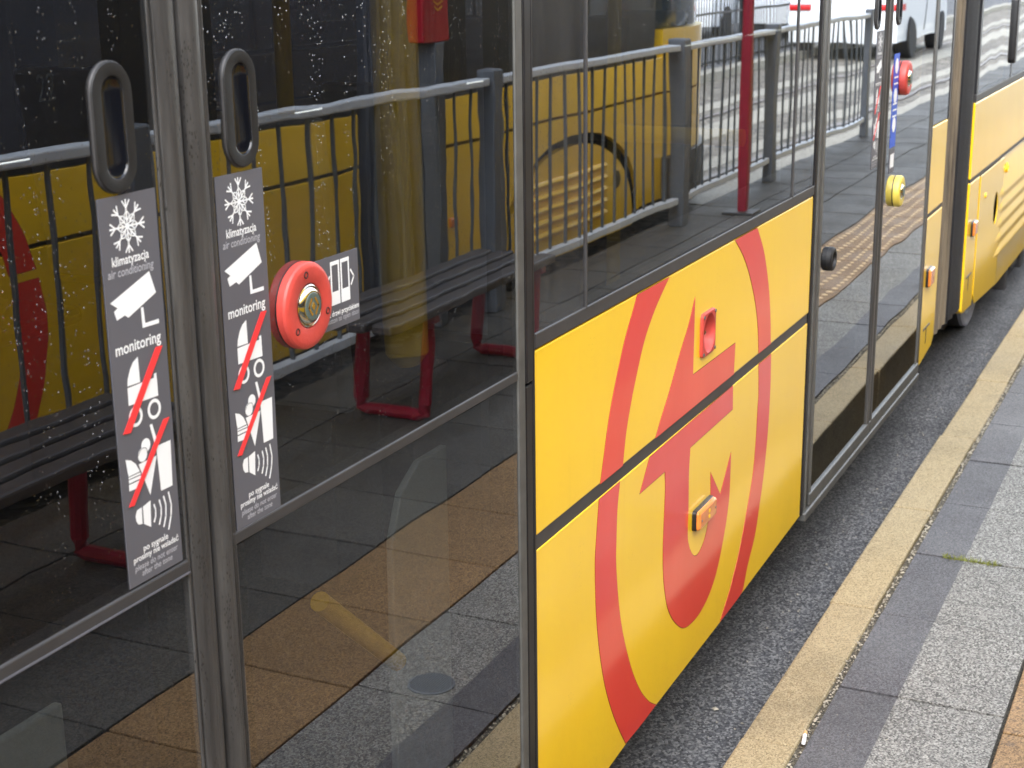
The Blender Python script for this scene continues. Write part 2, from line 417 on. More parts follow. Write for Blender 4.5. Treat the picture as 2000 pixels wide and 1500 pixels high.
def pebble(x, y, z, r):
    k = [(random.uniform(.7, 1.2)*r) for _ in range(6)]
    gr_.add([(x+k[0], y, z), (x, y+k[1], z), (x-k[2], y, z), (x, y-k[3], z), (x, y, z+k[4]*.8), (x, y, z-k[5]*.5)], [(0, 1, 4), (1, 2, 4), (2, 3, 4), (3, 0, 4), (1, 0, 5), (2, 1, 5), (3, 2, 5), (0, 3, 5)])
for i in range(1500): pebble(random.uniform(2, 9), -.288+random.gauss(0, .004), -.003, random.uniform(.0012, .0042))
for i in range(260): pebble(random.uniform(2, 9), random.uniform(-.62, -.30), .001, random.uniform(.0006, .0018))
for i in range(420): pebble(random.uniform(2, 9), -.165+abs(random.gauss(0, .12)), -.199, random.uniform(.001, .0038))
pebble(3.03, .02, -.197, .009)
tag(gr_.build('grit', plain('grit_stone', (150, 144, 130), .85, .35, 40)), 'loose grit and small stones along the kerb and on the asphalt', 'grit', kind='stuff')
# round metal cover set in the slabs
cv = MB().loft(lambda i: [((.048-i)*math.cos(k*math.pi/20), (.048-i)*math.sin(k*math.pi/20)) for k in range(40)], [(0, 0), (0, -.003), (.003, -.004)])
cv.v = [(2.53+x, -.48+z, -y) for x, y, z in cv.v]
for k in range(-8, 9):
    hw = math.sqrt(max(.0019-(k*.005)**2, 0))
    if hw > .006: cv.box(2.53-hw, 2.53+hw, -.48+k*.005-.0012, -.48+k*.005+.0012, .003, .0055)
tag(cv.build('service_cover', M['postgrey']), 'small round ribbed metal cover set in the grey slabs', 'metal cover')

# ================================================================ THE NEAR TRAM
tram = empty('tram', (0, 1.1, -.2))
tag(tram, 'yellow and red low floor articulated tram standing at the platform', 'tram')
P = lambda mb, name, mat, parent=tram, **k: mb.build(name, M[mat] if isinstance(mat, str) else mat, parent, **k)
W = 2.32
def pbox(name, mat, *b, parent=tram, **k): return P(MB().box(*b), name, mat, parent, **k)

# shells, floors, roofs of the two modules
for (a, b) in ((-9.0, 5.50), (6.08, 15.0)):
    rf = MB(); pts = [(0.02, 2.35), (0.05, 2.75), (.25, 3.0), (W-.25, 3.0), (W-.05, 2.75), (W-.02, 2.35)]
    n = len(pts); rf.add([(a, y, z) for y, z in pts]+[(b, y, z) for y, z in pts], [tuple(range(n)), tuple(range(n, 2*n))]+[(i, (i+1) % n, (i+1) % n+n, i+n) for i in range(n)])
    P(rf, 'roof', 'yellow', bevel=.02)
    P(MB().box(a, b, .05, W-.05, .09, .14), 'floor', 'floor_in')
    P(MB().box(a, b, .10, W-.1, -.02, .088), 'underframe', 'softblack')
    P(MB().box(a, b, W-.03, W, .02, .9), 'far_side_panel', 'yellow')
    P(MB().box(a, b, W-.06, W-.033, .14, .9), 'far_side_lining', 'interior')
    P(MB().box(a+.02, b-.02, W-.025, W-.005, .905, 2.0), 'far_side_window', 'glass_dark')
    fl = MB()
    fl.box(a, b, W-.05, W, 2.0, 2.35)
    x = a
    while x < b: fl.box(x, min(x+.16, b), W-.055, W-.027, .905, 1.998); x += 1.45
    P(fl, 'far_side_frame', 'darkgrey')
    P(MB().box(a, b, 0.0, .04, 2.0, 2.35), 'cantrail', 'black')
P(MB().box(14.95, 15.0, .02, W-.02, 0, 2.35), 'end_wall', 'yellow')
P(MB().box(-9.0, -8.95, .02, W-.02, 0, 2.35), 'end_wall', 'yellow')

# ---- side wall pieces in front of the doors to the left
pbox('side_panel', 'yellow', -9.0, .46, 0, .028, .03, .889, bevel=.003)
pbox('side_window', 'glass_win', -9.0, .46, .008, .013, .92, 2.0)

def strip(u0, u1, y=0, nose_=.008):   # upright rubber profile with a rounded nose
    n = 8; pts = []
    hw = (u1-u0)/2; c = (u0+u1)/2
    return [(c-hw*math.cos(math.pi*k/n), y-nose_*math.sin(math.pi*k/n)) for k in range(n+1)]+[(u1, y+.03), (u0, y+.03)]

def door(name, x0, x1, seal_side, glass_u, glass_l, ledge=.867):
    """one sliding leaf: rubber nose at the closing edge, aluminium edge at the other, upper and lower glass"""
    d_ = empty(name, ((x0+x1)/2, .015, .07)); d_.parent = tram; d_.matrix_parent_inverse = pinv(tram)
    if seal_side == 'R':
        g0, g1 = x0+.026, x1-.042
        P(MB().prismz(strip(x1-.037, x1-.003), .085, 2.0), 'closing_edge_seal', 'rubber', d_, smooth=True)
        P(MB().box(x0, x0+.024, -.004, .03, .085, 2.0), 'edge_profile', 'alu', d_, bevel=.003)
    else:
        g0, g1 = x0+.036, x1-.026
        P(MB().prismz(strip(x0+.003, x0+.034), .085, 2.0), 'closing_edge_seal', 'rubber', d_, smooth=True)
        P(MB().box(x1-.024, x1, -.004, .03, .085, 2.0), 'edge_profile', 'alu', d_, bevel=.003)
    ex = MB()
    if seal_side == 'R': ex.box(x1-.0415, x1-.0405, 0, .02, .085, 2.0)
    if ledge is None:
        P(MB().box(g0, g1, -.001, .004, .1, 2.0), 'glass', glass_u, d_)
    else: P(MB().box(g0, g1, -.001, .004, ledge+.0065, 2.0), 'upper_glass', glass_u, d_)
    if ledge: P(MB().box(g0, g1, -.001, .004, .1, ledge-.0085), 'lower_glass', glass_l, d_)
    if ledge: P(MB().box(g0, g1, -.0035, .02, ledge-.008, ledge+.006), 'glass_divider', 'darkgrey', d_, bevel=.002)
    P(MB().box(x0, x1, -.008, .03, .065, .0995), 'bottom_rail', 'alu', d_, bevel=.003)
    # dark inner frame behind the glass
    fr = MB(); fr.box(g0-.002, g0+.03, .006, .03, .1, 2.0); fr.box(g1-.03, g1+.002, .006, .03, .1, 2.0); fr.box(g0+.03, g1-.03, .006, .03, .1, .16)
    P(fr, 'inner_frame', 'softblack', d_)
    return d_
dA = door('door_leaf', .50, 1.203, 'R', 'glass_door', 'glass_low')
dB = door('door_leaf', 1.203, 1.975, 'L', 'glass_door', 'glass_low')
P(MB().box(1.196, 1.207, .002, .03, .085, 2.0), 'door_gap_seal', 'black')
# secondary soft ribs each side of the central seal
for a, b in ((1.160, 1.1645), (1.237, 1.2395), (1.2405, 1.2445)):
    P(MB().prismz(strip(a, b, -.001, .002), .086, 1.995), 'seal_lip', 'rubber', smooth=True)
# bright drip edge under the ledge of the left leaf
P(MB().box(.527, 1.16, -.0050, -.0036, .8590, .8606), 'drip_edge', 'stickergrey')
# door post
pbox('door_post', 'black', 1.979, 2.0035, -.002, .03, .05, .842, bevel=.003)
pbox('door_post', 'black', 1.979, 2.0035, -.004, .03, .846, 2.0, bevel=.003)
pbox('door_post_trim', 'black', 2.0035, 2.0115, -.003, .03, .04, 2.0, bevel=.002)

# ---- window bay between the doors
pbox('pillar_cover', 'glass_pillar', 2.013, 2.209, .000, .005, .916, 2.0)
pbox('pillar_backing', 'darkgrey', 2.013, 2.209, .008, .03, .916, 2.0)
pbox('window_frame', 'darkgrey', 2.2105, 2.2155, -.003, .02, .906, 2.0, bevel=.001)
pbox('window_frame', 'darkgrey', 3.448, 3.455, -.003, .02, .906, 2.0, bevel=.001)
pbox('side_window', 'glass_win', 2.2165, 3.448, .000, .005, .918, 2.0)
pbox('pillar_cover', 'glass_pillar', 3.455, 3.645, .000, .005, .918, 2.0)
pbox('pillar_backing', 'darkgrey', 3.455, 3.645, .008, .03, .918, 2.0)
pbox('window_sill_trim', 'darkgrey', 2.013, 3.648, -.003, .03, .8915, .9155, bevel=.002)
P(MB().prism([(2.0125, .889), (2.0125, .5915), (3.648, .5975), (3.648, .8895)], -.001, .028), 'upper_side_panel', 'yellow', bevel=.003)
P(MB().prism([(2.0125, .5665), (2.0125, .008), (2.41, .031), (2.99, .041), (3.64, .062), (3.64, .5725)], -.001, .028), 'lower_side_panel', 'yellow', bevel=.0012)
P(MB().prism([(2.013, .5668), (3.6395, .5728), (3.6395, .5972), (2.013, .5912)], .0006, .027), 'panel_gap', 'darkgrey')

# emblem: ring and arrow-like monogram, cut by the panel joint
EM = dict(
 a=[(2.4454,.8870),(2.4178,.8554),(2.3875,.8206),(2.3461,.7568),(2.3141,.6961),(2.2769,.5925),(2.3811,.5929),(2.3974,.6529),(2.4216,.7036),(2.4338,.7247),(2.4773,.7903),(2.5222,.8328),(2.5687,.864),(2.6095,.8870)],
 b=[(3.0148,.8875),(3.0731,.8459),(3.1253,.7941),(3.1766,.7206),(3.2034,.656),(3.2144,.5975),(3.3103,.5975),(3.2999,.6647),(3.2747,.7449),(3.2295,.8267),(3.173,.8875)],
 c=[(2.7614,.8186),(2.7258,.7709),(2.6756,.7235),(2.6198,.6635),(2.5786,.626),(2.5483,.5945),(3.0299,.5965),(3.0351,.6632),(2.7578,.6629)],
 d=[(2.2713,.5655),(2.259,.4929),(2.2546,.4556),(2.258,.382),(2.2674,.3193),(2.283,.2578),(2.3051,.197),(2.3374,.1353),(2.3704,.0849),(2.4078,.0346),(2.4868,.0335),(2.5719,.036),(2.5583,.0435),(2.5285,.0641),(2.4847,.1054),(2.4418,.1629),(2.4069,.226),(2.3795,.2895),(2.3624,.3524),(2.3518,.4189),(2.3524,.459),(2.3563,.5187),(2.3679,.5665)],
 e=[(3.2175,.571),(3.2255,.5002),(3.2217,.4684),(3.2162,.3977),(3.1995,.3157),(3.1614,.2438),(3.1231,.179),(3.0925,.1391),(3.0659,.1127),(3.0484,.0936),(3.0129,.0673),(2.9794,.0438),(3.0527,.0447),(3.135,.0489),(3.1544,.0613),(3.1803,.101),(3.2319,.1556),(3.2616,.2193),(3.2904,.2932),(3.3118,.3854),(3.3207,.4906),(3.3167,.571)],
 f=[(3.0265,.571),(3.0297,.5183),(2.7509,.5156),(2.7452,.4657),(2.7467,.3854),(2.7451,.3303),(2.7572,.3006),(2.7747,.28),(2.7917,.2685),(2.8127,.2645),(2.8374,.2712),(2.8617,.2885),(2.8809,.3193),(2.8912,.3563),(2.8866,.4195),(2.956,.3478),(3.0263,.4212),(3.0247,.3654),(3.02,.3131),(2.9972,.2549),(2.9568,.1904),(2.9234,.1581),(2.881,.1359),(2.8302,.1239),(2.78,.1242),(2.7346,.1326),(2.6977,.153),(2.6572,.1869),(2.6289,.2237),(2.612,.2662),(2.6028,.3039),(2.5993,.3559),(2.6031,.4212),(2.6067,.4728),(2.6035,.5118),(2.4692,.5117),(2.5181,.566)])
def offset(pts, dd):
    a = sum(pts[i][0]*pts[(i+1) % len(pts)][1]-pts[(i+1) % len(pts)][0]*pts[i][1] for i in range(len(pts)))
    if a < 0: pts = pts[::-1]
    out = []; n = len(pts)
    for i in range(n):
        p = Vector(pts[i-1]); q = Vector(pts[i]); r = Vector(pts[(i+1) % n])
        e1 = (q-p).normalized(); e2 = (r-q).normalized()
        n1 = Vector((e1.y, -e1.x)); n2 = Vector((e2.y, -e2.x)); b = n1+n2
        if b.length < .2: b = n1
        b = b/ max(b.dot(n1), .35)
        out.append(tuple(q+b*dd))
    return out
def dense(pts):       # Catmull-Rom on the gentle bends, corners kept
    n = len(pts); out = []
    for i in range(n):
        p0, p1, p2, p3 = [Vector(pts[(i+k-1) % n]) for k in range(4)]
        def sharp(a, b, c):
            u, v = (b-a), (c-b)
            return u.length < 1e-6 or v.length < 1e-6 or u.angle(v) > R(40)
        t1 = Vector((0, 0)) if sharp(p0, p1, p2) else (p2-p0)*.5
        t2 = Vector((0, 0)) if sharp(p1, p2, p3) else (p3-p1)*.5
        if sharp(p0, p1, p2): t1 = (p2-p1)
        if sharp(p1, p2, p3): t2 = (p2-p1)
        L = (p2-p1).length
        if t1.length > 1.3*L: t1 *= 1.3*L/t1.length
        if t2.length > 1.3*L: t2 *= 1.3*L/t2.length
        for k in range(4):
            t = k/4; a = 2*t**3-3*t*t+1; b = t**3-2*t*t+t; c = -2*t**3+3*t*t; d = t**3-t*t
            out.append(tuple(p1*a+t1*b+p2*c+t2*d))
    return out
def emblem(parent, dx=0, y=-.001, flip=1, keys='abcdef', xf=None):
    fill, rim = MB(), MB()
    for k in keys:
        pts = dense(EM[k])
        if xf: pts = [xf(p) for p in pts]
        rim.prism(offset(pts, .0014), y-flip*.0003, y-flip*.0001); fill.prism(pts, y-flip*.0008, y-flip*.0002)
    o = P(fill, 'emblem', 'red_decal', parent); P(rim, 'emblem_edge', 'edge', o)
emblem(tram)

# red round-bowl socket on a square plate
def sock(cx, cz):
    s_ = MB(); outer = lambda i: [((lambda r, a: (r*math.cos(a), r*math.sin(a)))(((abs(math.cos(2*math.pi*k/64+.01))/(.042-i))**9+(abs(math.sin(2*math.pi*k/64+.01))/(.045-i))**9)**(-1/9), 2*math.pi*k/64+.01)) for k in range(64)]
    lev = [(0, .0), (0, -.006), (.002, -.0075)]
    s_.loft(outer, lev, cx, cz, close=False)
    n = len(outer(0)); ring = [(cx+x, -.0075, cz+z) for x, z in outer(.002)]
    circ = []
    for x, z in outer(.002):
        a = math.atan2(z, x); circ.append(a)
    rr = lambda r, y: [(cx+r*math.cos(a), y, cz+r*1.08*math.sin(a)) for a in circ]
    rings = [ring, rr(.037, -.0078), rr(.034, -.004), rr(.029, .009), rr(.02, .02), rr(.009, .024)]
    vs = [q for g in rings for q in g]
    s_.add(vs, [(i*n+k, i*n+(k+1) % n, (i+1)*n+(k+1) % n, (i+1)*n+k) for i in range(len(rings)-1) for k in range(n)]+[tuple((len(rings)-1)*n+k for k in range(n))])
    so_ = P(s_, 'socket', 'redplastic', smooth=True)
    P(MB().lathe_y([(.005, .024), (.005, .004), (.0045, .0), (.001, -.001)], cx-.004, cz, 16), 'socket_pin', 'chrome', so_, smooth=True)
    for sx in (-1, 1):
        for sz in (-1, 1): P(MB().lathe_y([(.0035, -.0074), (.0035, -.0095), (.002, -.0098), (.0018, -.0088)], cx+sx*.035, cz+sz*.038, 10), 'screw', 'alu', so_, smooth=True)
# hole for the bowl: darker pocket panel behind (bowl passes through the sheet)
def cut_round(obj, cx, cz, r):
    c = MB().lathe_y([(r, -.05), (r, .05)], cx, cz, 40); c.f.append(tuple(range(39, -1, -1)))
    cu = c.build('cut', M['black'])
    md = obj.modifiers.new('cut', 'BOOLEAN'); md.object = cu; md.solver = 'EXACT'
    dg = bpy.context.evaluated_depsgraph_get(); dg.update()
    me = bpy.data.meshes.new_from_object(obj.evaluated_get(dg)); obj.modifiers.clear(); obj.data = me
    bpy.data.objects.remove(cu)
for o in tram.children:
    if o.name.startswith('upper_side_panel'): cut_round(o, 2.838, .731, .0355)
sock(2.838, .731)
def lamp(cx, cz, hw=.058, hh=.022, core=True):
    b = P(MB().loft(rrect(hw, hh, .008), [(0, 0), (0, -.008), (.002, -.010)], cx, cz), 'marker_lamp', 'black', smooth=True)
    P(MB().loft(rrect(hw-.002, hh-.002, .007), [(0, -.0095), (0, -.014), (.004, -.0175), (.008, -.018)], cx, cz), 'lamp_lens', 'amber', b, smooth=True)
    if core:
        for dz in (.006, -.006): P(MB().lathe_y([(.005, -.0181), (.004, -.0188), (.001, -.019)], cx+.004, cz+dz, 12), 'lamp_core', 'amberglow', b, smooth=True)
        for dx in (-.044, .044): P(MB().lathe_y([(.003, -.0175), (.0025, -.0188)], cx+dx, cz, 10), 'screw', 'alu', b, smooth=True)
lamp(2.83, .35)

# ---- recessed door handles
def handle(cx, cz, parent):
    f = stadium(.0278, .0592)
    h = P(MB().loft(f, [(0, -.001), (0, -.0040), (.0008, -.0050), (.0115, -.0054), (.0124, -.0050), (.0130, -.0042)], cx, cz, close=False), 'recessed_handle', 'handle', parent, smooth=True)
    P(MB().loft(f, [(.0129, -.0045), (.0138, -.0030), (.0160, -.0022), (.0215, -.0018), (.0260, -.0016)], cx, cz), 'handle_bowl', 'handlein', parent, smooth=True)
    P(MB().loft(stadium(.0286, .0600), [(0, -.0009), (0, -.0028), (.0005, -.0036)], cx, cz, close=False), 'handle_gasket', 'darkgrey', parent, smooth=True)
handle(1.100, 1.315, dA); handle(1.297, 1.314, dB)

# ---- pictogram stickers
S=dict(camera=[(0.0059,-0.0965),(0.0645,-0.0769),(0.0723,-0.0991),(0.0295,-0.1149),(0.0249,-0.1116),(0.0132,-0.1141),(0.0101,-0.1053),(0.0153,-0.1029)],arm=[(0.0483,-0.1092),(0.052,-0.1091),(0.053,-0.1251),(0.0733,-0.1252),(0.0734,-0.1295),(0.0486,-0.129)],hood=[(0.0201,-0.1793),(0.0212,-0.1726),(0.0256,-0.1639),(0.0308,-0.1581),(0.0382,-0.1545),(0.0387,-0.1798)],body=[(0.0199,-0.181),(0.0593,-0.1807),(0.0597,-0.1769),(0.0635,-0.1766),(0.0638,-0.1997),(0.0196,-0.1983)],bar1=[(0.0646,-0.1514),(0.075,-0.1520),(0.0184,-0.2245),(0.0077,-0.2232)],bar2=[(0.068,-0.2247),(0.0771,-0.2249),(0.015,-0.2967),(0.0071,-0.2957)],straw=[(0.0474,-0.225),(0.0514,-0.2249),(0.0563,-0.2421),(0.0527,-0.2458)],cone=[(0.0267,-0.2588),(0.0543,-0.258),(0.0404,-0.2944)],cup=[(0.0545,-0.2487),(0.077,-0.2488),(0.0749,-0.2956),(0.0569,-0.2955)],bun=[(0.0086,-0.2487),(0.0163,-0.2515),(0.0226,-0.2568),(0.0269,-0.2643),(0.0275,-0.2661),(0.0113,-0.2663),(0.0102,-0.2623)],patty=[(0.0108,-0.2672),(0.0285,-0.2672),(0.0287,-0.2691),(0.0108,-0.2689)],patty2=[(0.0107,-0.2699),(0.0286,-0.2702),(0.0285,-0.2733),(0.0108,-0.2733)],bun2=[(0.0105,-0.2746),(0.0284,-0.2746),(0.0281,-0.2818),(0.0103,-0.2808)],speaker=[(0.0162,-0.3077),(0.019,-0.3029),(0.0262,-0.3022),(0.0254,-0.3191),(0.0197,-0.318),(0.0167,-0.3135)],horn=[(0.0279,-0.3022),(0.0399,-0.2996),(0.0377,-0.3267),(0.0275,-0.3199)])
WAV=[[(0.0445,-0.3057),(0.0463,-0.3113),(0.0457,-0.318),(0.043,-0.3229)],[(0.053,-0.304),(0.055,-0.3125),(0.0538,-0.3206),(0.0504,-0.3281)],[(0.0599,-0.3024),(0.0623,-0.3118),(0.0612,-0.323),(0.0569,-0.3328)],[(0.0678,-0.3005),(0.0706,-0.3144),(0.0690,-0.3253),(0.0640,-0.338)]]
def line(mb, pts, w_, y):
    for (a, b) in zip(pts[:-1], pts[1:]):
        a, b = Vector(a), Vector(b); d_ = (b-a).normalized(); n_ = Vector((-d_.y, d_.x))*w_/2; e = d_*w_*.3
        mb.prism([tuple(a-e-n_), tuple(b+e-n_), tuple(b+e+n_), tuple(a-e+n_)], y, y+.00005)
def disc(cx, cz, r, n=24, sx=1): return [(cx+sx*r*math.cos(2*math.pi*k/n), cz+r*math.sin(2*math.pi*k/n)) for k in range(n)]
def sticker(X, Z, name='pictogram_sticker', w_=.0825, h_=.378):
    pl = P(MB().box(X, X+w_, -.0020, -.0012, Z-h_, Z), name, 'stickergrey')
    y = -.0023
    sh = lambda pts: [(X+a, Z+b) for a, b in pts]
    def group(name, keys, extra=()):                # every print piece a hair prouder than the last, so none coincide
        m_ = MB(); c = 0
        for pts in [S[k] for k in keys]+list(extra): c += 1; m_.prism(sh(pts), y-c*.000006, y)
        return P(m_, name, 'white', pl)
    group('camera_symbol', ('camera', 'arm')); pr_ = group('pram_symbol', ('hood', 'body'))
    group('food_symbol', ('cone', 'cup', 'bun', 'patty', 'patty2', 'bun2', 'straw'), (disc(.0395, -.2431, .0068), disc(.0336, -.2512, .0068)))
    group('loudspeaker_symbol', ('speaker', 'horn'))
    for wv in WAV:
        m_ = MB(); line(m_, sh(wv), .0021, y-.00002); P(m_, 'sound_wave', 'white', pl)
    m_ = MB(); cx, cz, r = X+.0384, Z-.0297, .0245
    for i in range(8):
        a = 2*math.pi*i/8
        q = lambda u, v: (cx+u*math.cos(a)-v*math.sin(a), cz+u*math.sin(a)+v*math.cos(a))
        yy = y-.00001*(i+1)
        line(m_, [q(0, 0), q(r, 0)], .0018, yy)
        line(m_, [q(r*.70, 0), q(r*.97, r*.20)], .0017, yy-.0001); line(m_, [q(r*.70, 0), q(r*.97, -r*.20)], .0017, yy-.0002)
        line(m_, [q(r*.20, 0), q(r*.42, r*.15), q(r*.56, r*.03)], .0014, yy-.0003); line(m_, [q(r*.20, 0), q(r*.42, -r*.15), q(r*.56, -r*.03)], .0014, yy-.0004)
    P(m_, 'snowflake', 'white', pl)
    for cxx in (.0285, .0563):
        n = 28; wh = MB()
        o_ = disc(X+cxx, Z-.2112, .0101, n); i_ = disc(X+cxx, Z-.2112, .0066, n)
        wh.add([(a, y, b) for a, b in o_]+[(a, y, b) for a, b in i_], [(k, (k+1) % n, (k+1) % n+n, k+n) for k in range(n)])
        P(wh, 'pram_wheel', 'white', pl)
    gl = MB(); yy = y-.0004
    line(gl, sh([(.0268, -.2500), (.030, -.246), (.0345, -.2443), (.039, -.2455), (.0405, -.249)]), .0006, yy-.00003)
    P(gl, 'symbol_outline', 'stickergrey', pl)
    for k in ('bar1', 'bar2'): P(MB().prism(sh(S[k]), y-.0009, y-.0006), 'red_bar', 'red', pl)
    for t_, dx_, dz_, wd, hh_ in (('klimatyzacja', .0395, .0640, .0530, .0125), ('monitoring', .0410, .1475, .0665, .0158), ('po sygnale', .0430, .3470, .0380, .0088), ('prosimy nie wsiadać', .0431, .3545, .0695, .0088)):
        P(text_mb(t_, X+dx_, Z-dz_, y, wd, bold=.016, height=hh_), 'lettering', 'white', pl)
    for t_, dx_, dz_, wd, hh_ in (('air conditioning', .0390, .0745, .0660, .0118), ('please do not enter', .0425, .3635, .0665, .0088), ('after the tone', .0427, .3710, .0470, .0088)):
        P(text_mb(t_, X+dx_, Z-dz_, y, wd, bold=.006, shear=.13, height=hh_), 'translation_lettering', 'lightgrey', pl)
    return pl
sticker(1.0705, 1.2535); sticker(1.2475, 1.2505)
# small door-button sticker
pl = P(MB().box(1.405, 1.5145, -.0020, -.0012, 1.0475, 1.1328), 'button_sticker', 'stickergrey')
y = -.0023
for a in (1.4533, 1.4750):
    m_ = MB(); x0, x1, z0, z1 = a, a+.0193, 1.0755, 1.1265
    m_.box(x0, x0+.0030, y-.0001, y, 1.0911, z1); m_.box(x1-.0030, x1, y-.0001, y, 1.0911, z1); m_.box(x0+.003, x1-.003, y-.0001, y, 1.1220, z1); m_.box(x0, x1, y-.0001, y, z0, 1.0911)
    P(m_, 'door_symbol', 'white', pl)
for pts in ([(1.4972, 1.1102), (1.5040, 1.1015), (1.4978, 1.0929)], [(1.4512, 1.1102), (1.4450, 1.1020), (1.4506, 1.0925)]):
    m_ = MB(); line(m_, pts, .0026, y); P(m_, 'arrow', 'white', pl)
P(text_mb('Otwórz drzwi przyciskiem', 1.4685, 1.0628, y, .0885, bold=.022, height=.0088), 'lettering', 'white', pl)
P(text_mb('Push button to open door', 1.4685, 1.0552, y, .0885, bold=.004, height=.0088), 'translation_lettering', 'lightgrey', pl)

def button(cx, cz, ringmat, r=.049, detail=True, depth=.018):
    k = r/.049; d_ = depth/.018
    b = P(MB().lathe_y([(.0494*k, -.001), (.0494*k, -.0022*d_)], cx, cz), 'push_button', 'black', smooth=True)
    P(MB().lathe_y([(.049*k, -.002), (.049*k, -.0125*d_), (.0475*k, -.0155*d_), (.0445*k, -.0175*d_), (.042*k, -.018*d_), (.027*k, -.0175*d_), (.0255*k, -.0165*d_), (.025*k, -.014*d_)], cx, cz), 'button_ring', ringmat, b, smooth=True)
    P(MB().lathe_y([(.0252*k, -.013*d_), (.0240*k, -.0165*d_), (.0228*k, -.0175*d_), (.0218*k, -.0160*d_), (.0200*k, -.0195*d_), (.0175*k, -.0215*d_), (.0155*k, -.0217*d_)], cx, cz), 'button_bezel', 'chrome', b, smooth=True)
    P(MB().lathe_y([(.0158*k, -.0215*d_), (.0150*k, -.0225*d_), (.001, -.0229*d_)], cx, cz), 'button_face', 'bluegrey', b, smooth=True)
    if detail:
        s_ = MB(); y = -.0232*d_
        line(s_, [(cx-.0035, cz+.009), (cx-.0095, cz), (cx-.0035, cz-.009)], .0030, y); line(s_, [(cx+.0035, cz+.009), (cx+.0095, cz), (cx+.0035, cz-.009)], .0030, y)
        s_.prism([(cx-.0038, cz), (cx, cz-.005), (cx+.0038, cz), (cx, cz+.005)], y, y+.0004)
        P(s_, 'button_symbol', 'brassy', b)
        for a in (100, 220, 340):
            x_, z_ = cx+.0365*math.cos(R(a)), cz+.0365*math.sin(R(a))
            P(MB().lathe_y([(.0042, -.0182*d_), (.0040, -.0186*d_), (.0030, -.0187*d_), (.0028, -.0176*d_)], x_, z_, 14), 'screw', 'handle', b, smooth=True)
button(1.391, 1.090, 'redplastic', depth=.0145)
P(text_mb('22', 1.028, 1.345, .006, .022, bold=.0, height=.034), 'number', plain('ghost_number', (92, 96, 100), .8), dA)

# ---- second door pair
pbox('door_post', 'black', 3.650, 3.668, -.004, .03, .06, 2.0, bevel=.003)
pbox('door_post_trim', 'alu', 3.6685, 3.682, -.007, .03, .06, 2.0, bevel=.002)
pbox('door_post_trim', 'black', 3.6825, 3.712, -.003, .03, .06, 2.0, bevel=.002)
def rot_door(d_, deg):
    pass
dC = door('door_leaf', 3.715, 4.415, 'R', 'glass_far', 'glass_far', None)
dD = door('door_leaf', 4.415, 5.155, 'L', 'glass_far', 'glass_far', None)
P(MB().box(4.411, 4.419, .002, .03, .085, 2.0), 'door_gap_seal', 'black')
pbox('door_post', 'black', 5.157, 5.185, -.003, .03, .06, 2.0, bevel=.003)
pbox('door_sill', 'alu', 3.66, 5.16, -.012, .04, .040, .0635, bevel=.004)
handle(4.265, 1.315, dC); handle(4.545, 1.315, dD)
sticker(4.27, 1.2505)
bs = P(MB().box(4.515, 4.585, -.0020, -.0012, .905, 1.175), 'blue_sticker', 'blue')
m_ = MB(); y = -.0023
for k in range(3): m_.prism(disc(4.55, 1.14-k*.085, .022), y-.0001*(k+1), y)
for k in range(5): m_.box(4.523, 4.577, y-.00005, y, 1.105-k*.018-(.04 if k > 1 else 0), 1.110-k*.018-(.04 if k > 1 else 0))
P(m_, 'pictogram', 'white', bs)
ws = P(MB().box(4.515, 4.585, -.0020, -.0012, .83, .903), 'white_sticker', 'stickergrey')
P(join(MB().box(4.525, 4.575, -.0024, -.0022, .845, .885)), 'pictogram', 'white', ws)
button(4.637, 1.099, 'redplastic', .05, False, .024)
button(4.632, .764, 'yellowplastic', .047, False, .022)
P(MB().lathe_y([(.031, 0), (.031, -.012), (.027, -.016), (.020, -.016), (.018, -.010), (.004, -.010)], 3.832, .701, 32), 'key_lock', 'handle', smooth=True)

# ---- narrow yellow column beside the joint
P(MB().prism([(5.19, .605), (5.47, .607), (5.47, .8975), (5.19, .8975)], -.001, .03), 'upper_side_panel', 'yellow', bevel=.003)
P(MB().prism([(5.19, .59), (5.19, .085), (5.21, .075), (5.42, .100), (5.455, .13), (5.47, .592)], -.001, .03), 'lower_side_panel', 'yellow', bevel=.003)
pbox('panel_gap', 'darkgrey', 5.191, 5.465, .0006, .027, .5925, .6045)
pbox('side_window', 'glass_far', 5.19, 5.47, .000, .005, .902, 2.0)
pbox('window_edge', 'black', 5.47, 5.49, -.002, .03, .902, 2.0)
pbox('pillar_backing', 'interior', 5.19, 5.47, .02, .03, .902, 2.0)
lamp(5.275, .378, .042, .032, False)
P(join(MB().box(5.24, 5.36, -.0022, -.001, .190, .197), MB().box(5.295, 5.302, -.0022, -.001, .135, .19), MB()), 'jacking_slot', 'black')

# ---- bellows joint
P(MB().box(5.492, 5.90, .012, .10, .12, 2.7), 'bellows', 'bellowdark')
xs = 5.496
for k, wd in enumerate((.062, .055, .058)):
    P(MB().prismz([(xs, .013), (xs+.004, .004), (xs+wd*.5, -.002), (xs+wd-.004, .004), (xs+wd, .013)], .12, 2.7), 'bellows_fold', 'bellow', smooth=True)
    xs += wd+.020
P(MB().prismz([(5.75, .02), (5.77, .004), (5.82, .014), (5.87, .002), (5.93, .012), (5.98, .003), (6.05, .006), (6.05, .13), (5.75, .13)], .10, 2.7), 'joint_gasket', 'bellowdark', smooth=True)
P(MB().box(5.5, 6.06, .12, W-.1, 2.6, 2.75), 'joint_roof', 'bellowdark')
P(MB().box(5.5, 6.06, W-.12, W-.06, .1, 2.6), 'bellows', 'bellow')
P(MB().box(5.48, 6.07, .1, W-.12, .0, .14), 'joint_floor', 'softblack')

